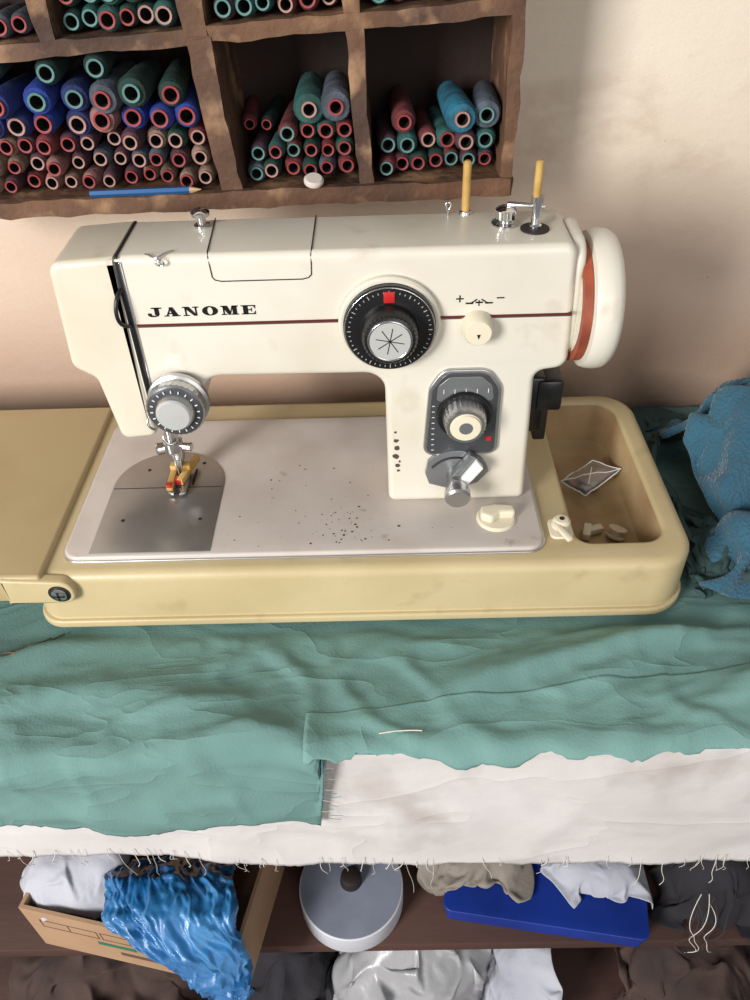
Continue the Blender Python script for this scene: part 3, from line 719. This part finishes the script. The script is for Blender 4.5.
board('top_board',(-30,47.8),(16.2,49.8),1.0,RF,RB)
board('top_cap',(-30,56),(16.6,56),1.1,RF,RB)
cols={'navy':(26,40,100),'blue':(30,60,150),'cyan':(34,104,128),'green':(22,70,56),'tealth':(38,86,82),'grey':(80,88,100),'pink':(146,102,96),'beige':(136,110,94),'redd':(108,44,46),'plum':(74,46,58),'dkg':(20,50,44)}
order=list(cols)
for k in order: M['th_'+k]=mat('thread_'+k,cols[k],0.85,c2=tuple(int(v*.7) for v in cols[k]),scale=80,bump=0.3,bscale=400)
M['tb_red']=mat('tube_red',(140,50,52),0.6); M['tb_pink']=mat('tube_pink',(160,120,110),0.6); M['tb_teal']=mat('tube_teal',(78,120,116),0.6)
smats=['th_'+k for k in order]+['tb_red','tb_pink','tb_teal','hole']
def spool(bm,x,z,r,thread,tb,yf,L,tr=0.55):
    ti=order.index(thread); bi=len(order)+['red','pink','teal'].index(tb); hi=len(order)+3
    tilt=Vector((random.uniform(-.09,.09),1,random.uniform(-.02,.04)))
    tr=min(tr,r*.72)
    lathe_bm(bm,[(tr*.68,1.6,hi),(tr*.74,0.02,hi),(tr*.80,-0.0,bi),(tr,0.0,bi),(tr,0.2,bi),(r*.85,0.3,ti),(r,0.7,ti),(r*.93,L*.6,ti),(r*.8,L,ti)],(x,yf,z),tilt,16)
random.seed(11)
bm=bmesh.new()
def zb(x): return 26.5+(x+30)*0.8/46.6-0.05
def row(xa,xb,n,z,r,ths,tbs,yf,jit=.13,tr=.55):
    for i in range(n):
        x=xa+(xb-xa)*(i+.5)/n
        spool(bm,x+random.uniform(-jit,jit),z+zb(x)-25.5+random.uniform(-jit,jit),r*random.uniform(.85,1.06),random.choice(ths),random.choice(tbs),yf+random.uniform(-.6,.8),random.uniform(6.2,7.4),tr)
small=['pink','beige','redd','plum','beige','plum']
row(-27,-5.9,14,26.3,.74,small,['pink','red','pink'],19.1,tr=.5)
row(-26.4,-6.1,13,27.7,.74,small+['grey'],['pink','red'],19.0,tr=.5)
row(-27,-6.0,13,29.1,.78,small+['navy','green'],['red','pink','pink'],18.9,tr=.52)
row(-26.8,-6.0,10,30.7,1.0,['navy','blue','plum','navy','pink'],['red','red','pink'],18.4,.2,.62)
row(-26,-6.8,8,32.5,1.1,['blue','dkg','navy','grey','blue'],['red','teal','red'],17.7,.3,.62)
row(-26,-11,4,34.2,.95,['dkg','green','dkg'],['teal','red'],18.0,.3,.6)
row(-3.6,4.7,6,26.35,.74,['redd','grey','plum','green'],['red','teal','pink'],19.4,tr=.5)
row(-3.2,4.7,6,27.8,.74,['green','redd','tealth','plum'],['red','teal'],19.2,tr=.5)
row(-.8,4.8,4,29.2,.78,['tealth','redd','green','plum','grey'],['red','teal'],18.9)
row(.6,4.6,2,30.9,1.12,['grey','grey','tealth'],['red','pink'],18.1)
row(-3.8,-1.4,2,29.3,.62,['plum','redd','dkg'],['red','teal'],21.0,tr=.4)
row(6.4,15.2,7,26.45,.74,['redd','grey','dkg','plum'],['red','teal'],19.4,tr=.5)
row(6.6,15.2,6,27.95,.8,['redd','plum','tealth','grey'],['red','pink','teal'],19.0)
row(11.6,15.4,2,29.7,1.12,['cyan','grey'],['teal','pink'],18.2)
row(7.4,9.4,1,29.5,.95,['redd'],['red'],18.6)
def zb(x): return 36.6+(x+30)*2.4/46.4
row(-26,-17,6,26.3,.78,['redd','grey','plum'],['red'],18.6)
row(-14.7,-7.0,6,26.3,.78,['dkg','green','tealth'],['red','teal','pink'],18.6)
row(-4.4,4.2,6,26.3,.78,['redd','plum','tealth'],['red','teal','pink'],18.6)
row(6.0,15.0,6,26.3,.78,['tealth','redd','plum'],['red','teal'],18.6)
row(-14.7,-7.2,5,27.9,.85,['dkg','green','navy'],['red','teal'],18.4); row(-4,4,5,27.9,.85,['redd','plum'],['red','pink'],18.4); row(6.4,14.8,5,27.9,.85,['redd','tealth'],['teal','red'],18.4)
finish('thread_spools',bm,smats,None,ang=40)
pn=empty('pencil')
lathe('pencil_barrel',[(0.27,0),(0.27,7.6)],(-15.4,17.9,27.05),(1,0,0.012),'pencilb',pn,6)
lathe('pencil_point',[(0.27,0),(0.05,.8),(0,.9)],(-7.8,17.9,27.14),(1,0,0.012),'pencilw',pn,6)
lathe('tailor_chalk',[(0.6,0),(0.75,.15),(0.75,.35),(.6,.5)],(1.6,18.0,27.3),(0.1,-.35,1),'chalk',None,24)

# ------------------------------------------------ shelf contents
cb=empty('cardboard_box')
def cardbox():
    bm=bmesh.new()
    A=Vector((-29.4,-11.3)); B=Vector((-8.1,-15.9)); d=(B-A).normalized(); n=Vector((-d.y,d.x))
    L=(B-A).length; W=15; z0,z1=-38,-29.2; t=0.35
    def W3(u,v,z): p=A+d*u+n*v; return (p.x,p.y,z)
    def bx(u0,u1,v0,v1,za,zb_,mi=0):
        vs=[bm.verts.new(W3(*q)) for q in ((u0,v0,za),(u1,v0,za),(u1,v1,za),(u0,v1,za),(u0,v0,zb_),(u1,v0,zb_),(u1,v1,zb_),(u0,v1,zb_))]
        for f in ((0,1,2,3),(4,5,6,7),(0,1,5,4),(1,2,6,5),(2,3,7,6),(3,0,4,7)):
            bm.faces.new([vs[i] for i in f]).material_index=mi
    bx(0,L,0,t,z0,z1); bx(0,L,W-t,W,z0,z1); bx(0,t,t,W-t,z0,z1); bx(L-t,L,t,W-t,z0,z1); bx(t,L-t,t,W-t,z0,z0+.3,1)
    finish('box_walls',bm,['card','cardin'],cb,smooth=False)
    bm=bmesh.new()
    def pr(u0,u1,za,zb_,mi):
        vs=[bm.verts.new(W3(*q)) for q in ((u0,-.03,za),(u1,-.03,za),(u1,-.03,zb_),(u0,-.03,zb_))]; f=bm.faces.new(vs); f.material_index=mi
    for u in (1.5,7.8):
        pr(u,u+6,-31.3,-31.2,0); pr(u,u+6,-32.8,-32.7,0); pr(u,u+.1,-32.8,-31.2,0); pr(u+2.9,u+3.0,-32.8,-31.2,0); pr(u+5.9,u+6.0,-32.8,-31.2,0)
    pr(7,11,-34.3,-33.6,1); pr(9,17,-36,-35.3,0)
    pr(12.2,12.6,-34.9,-33.2,0)
    for k in range(20):
        for (cx,cz,rx,rz,a0,a1) in ((13.8,-33.6,.5,.42,0,360),(13.8,-34.45,.55,.45,0,360),(16.3,-34,.8,.9,45,330)):
            a=math.radians(a0+(a1-a0)*k/20); b=math.radians(a0+(a1-a0)*(k+1)/20)
            vs=[]
            for (t_,s_) in ((a,1),(b,1),(b,.55),(a,.55)): vs.append(bm.verts.new(W3(cx+rx*s_*math.cos(t_),-.03,cz+rz*s_*math.sin(t_))))
            bm.faces.new(vs).material_index=0
    finish('box_printing',bm,['print','printg'],cb,smooth=False)
cardbox()
def bag():
    e=empty('blue_plastic_bag')
    for layer in range(2):
        path=[(-5.5,-33.5),(-7.5,-28.5),(-10.5,-25.8),(-13.5,-25.6),(-15.6,-27.3),(-16.9,-29.6),(-17.3,-31.4),(-17.5,-33.0),(-17.6,-34.2)]
        wid=[8,10.5,12,12.5,9.0,6.2,5.0,4.2,2.4]; cx=[-14.5,-15,-14.6,-13.8,-11.7,-10.2,-9.4,-9.0,-8.8]
        bm=bmesh.new(); NS,NW=110,90; g=[]
        for i in range(NS+1):
            t=i/NS*(len(path)-1); k=min(int(t),len(path)-2); f=t-k
            y=path[k][0]*(1-f)+path[k+1][0]*f; z=path[k][1]*(1-f)+path[k+1][1]*f
            w=wid[k]*(1-f)+wid[k+1]*f; c=cx[k]*(1-f)+cx[k+1]*f
            th=sm(1.5,5.0,t)*math.pi/2; ny,nz=-math.sin(th),math.cos(th)
            row_=[]
            for j in range(NW+1):
                u=j/NW-0.5; s=i/NS*16
                p=Vector((u*w*0.36+layer*11+s*.12,s*0.30-u*w*.1,layer*3.0))
                wv=noise.noise_vector(p*.8)*.9
                h=1.0*(1-abs(noise.noise(p+wv))*2.6)+0.6*(1-abs(noise.noise(p*2.3+wv*2))*2.6)+.4*(1-abs(noise.noise(p*5+wv*3))*2.6)
                bell=math.cos(max(-1,min(1,u*2))*math.pi/2)**.5*1.1
                h=h*0.5+bell-0.5-layer*.5
                row_.append(bm.verts.new((c+u*w*(1-.05*layer)+0.9*nn(s*.5,u*4,layer+6)+0.3*nn(s*2,u*9,layer),y+ny*h,z+nz*h)))
            g.append(row_)
        for i in range(NS):
            for j in range(NW): bm.faces.new((g[i][j],g[i+1][j],g[i+1][j+1],g[i][j+1]))
        finish('film_%d'%(layer+1),bm,'bag',e,ang=180)
bag()
for i in range(9):
    x=34+random.uniform(0,6); q=[random.uniform(-1.6,1.6) for _ in range(6)]
    tube('yarn_strand_%d'%i,[(x,-11,-31+q[0]),(x+q[1],-12.6,-32.5),(x+q[2],-13.2,-33.8),(x+q[3]-1,-12.9,-35.5),(x+q[4],-13.3,-37.5),(x+q[5]+1,-12.9,-38.5)],0.04,'threadd' if i%4 else 'thread',e_scr)
rl=empty('ribbon_roll')
lathe('roll_body',[(5.3,0),(5.35,.1),(5.35,3.0),(5.25,3.1)],(1.9,-7.3,-37.98),(0,0,1),'rollw',rl,64)
lathe('roll_side',[(5.2,0),(1.2,0.02),(1.1,0.02)],(1.9,-7.3,-34.86),(0,0,1),'rollt',rl,64)
lathe('roll_core',[(1.15,0),(1.0,1.2),(.8,1.3),(0,1.3)],(1.9,-6.9,-34.9),(0,0,1),'dark',rl,24)
bb=empty('blue_plastic_tray')
rz=Matrix.Rotation(-0.16,3,'Z')
def tray():
    bm=bmesh.new()
    o=fil([(-9.8,-5,.6),(9.8,-5,.6),(9.8,5,.6),(-9.8,5,.6)],4)
    pillow_bm(bm,o,0,2.6,.15,'z'); pillow_bm(bm,offs(o,-.3),2.2,2.8,.1,'z')
    for v in bm.verts: v.co=rz@v.co+Vector((22.0,-6.2,-37.95))
    finish('tray_body',bm,'bluebox',bb)
tray()

# ------------------------------------------------ light
w=bpy.data.worlds.new('World'); scn.world=w; w.use_nodes=True
w.node_tree.nodes['Background'].inputs[0].default_value=(0.92,0.95,1.0,1); w.node_tree.nodes['Background'].inputs[1].default_value=0.28
def area(name,loc,target,size,power,color):
    l=bpy.data.lights.new(name,'AREA'); l.shape='RECTANGLE'; l.size=size[0]*S; l.size_y=size[1]*S; l.energy=power; l.color=color
    o=bpy.data.objects.new(name,l); COL.objects.link(o); o.location=(loc[0]*S,loc[1]*S,(loc[2]+ZO)*S)
    d=Vector(target)-Vector(loc); o.rotation_euler=d.to_track_quat('-Z','Y').to_euler()
area('window_light',(-130,-160,85),(5,5,5),(60,90),68,(1.0,0.98,0.95))
area('fill_light',(70,-200,60),(5,5,0),(100,160),14,(1.0,0.96,0.92))  # weak fill lamp added from the front right

# ------------------------------------------------ camera
cam=bpy.data.cameras.new('camera'); cam.lens=28.44; cam.sensor_width=36; cam.clip_start=0.02
co=bpy.data.objects.new('camera',cam); COL.objects.link(co); scn.camera=co
f=Vector((-.015,.755,-.656)).normalized(); r=Vector((1,-.0044,-.028)); r=(r-f*r.dot(f)).normalized(); u=r.cross(f)
mt=Matrix((r,u,-f)).transposed().to_4x4(); mt.translation=Vector((6.54*S,-42.7*S,(48.25+ZO)*S)); co.matrix_world=mt
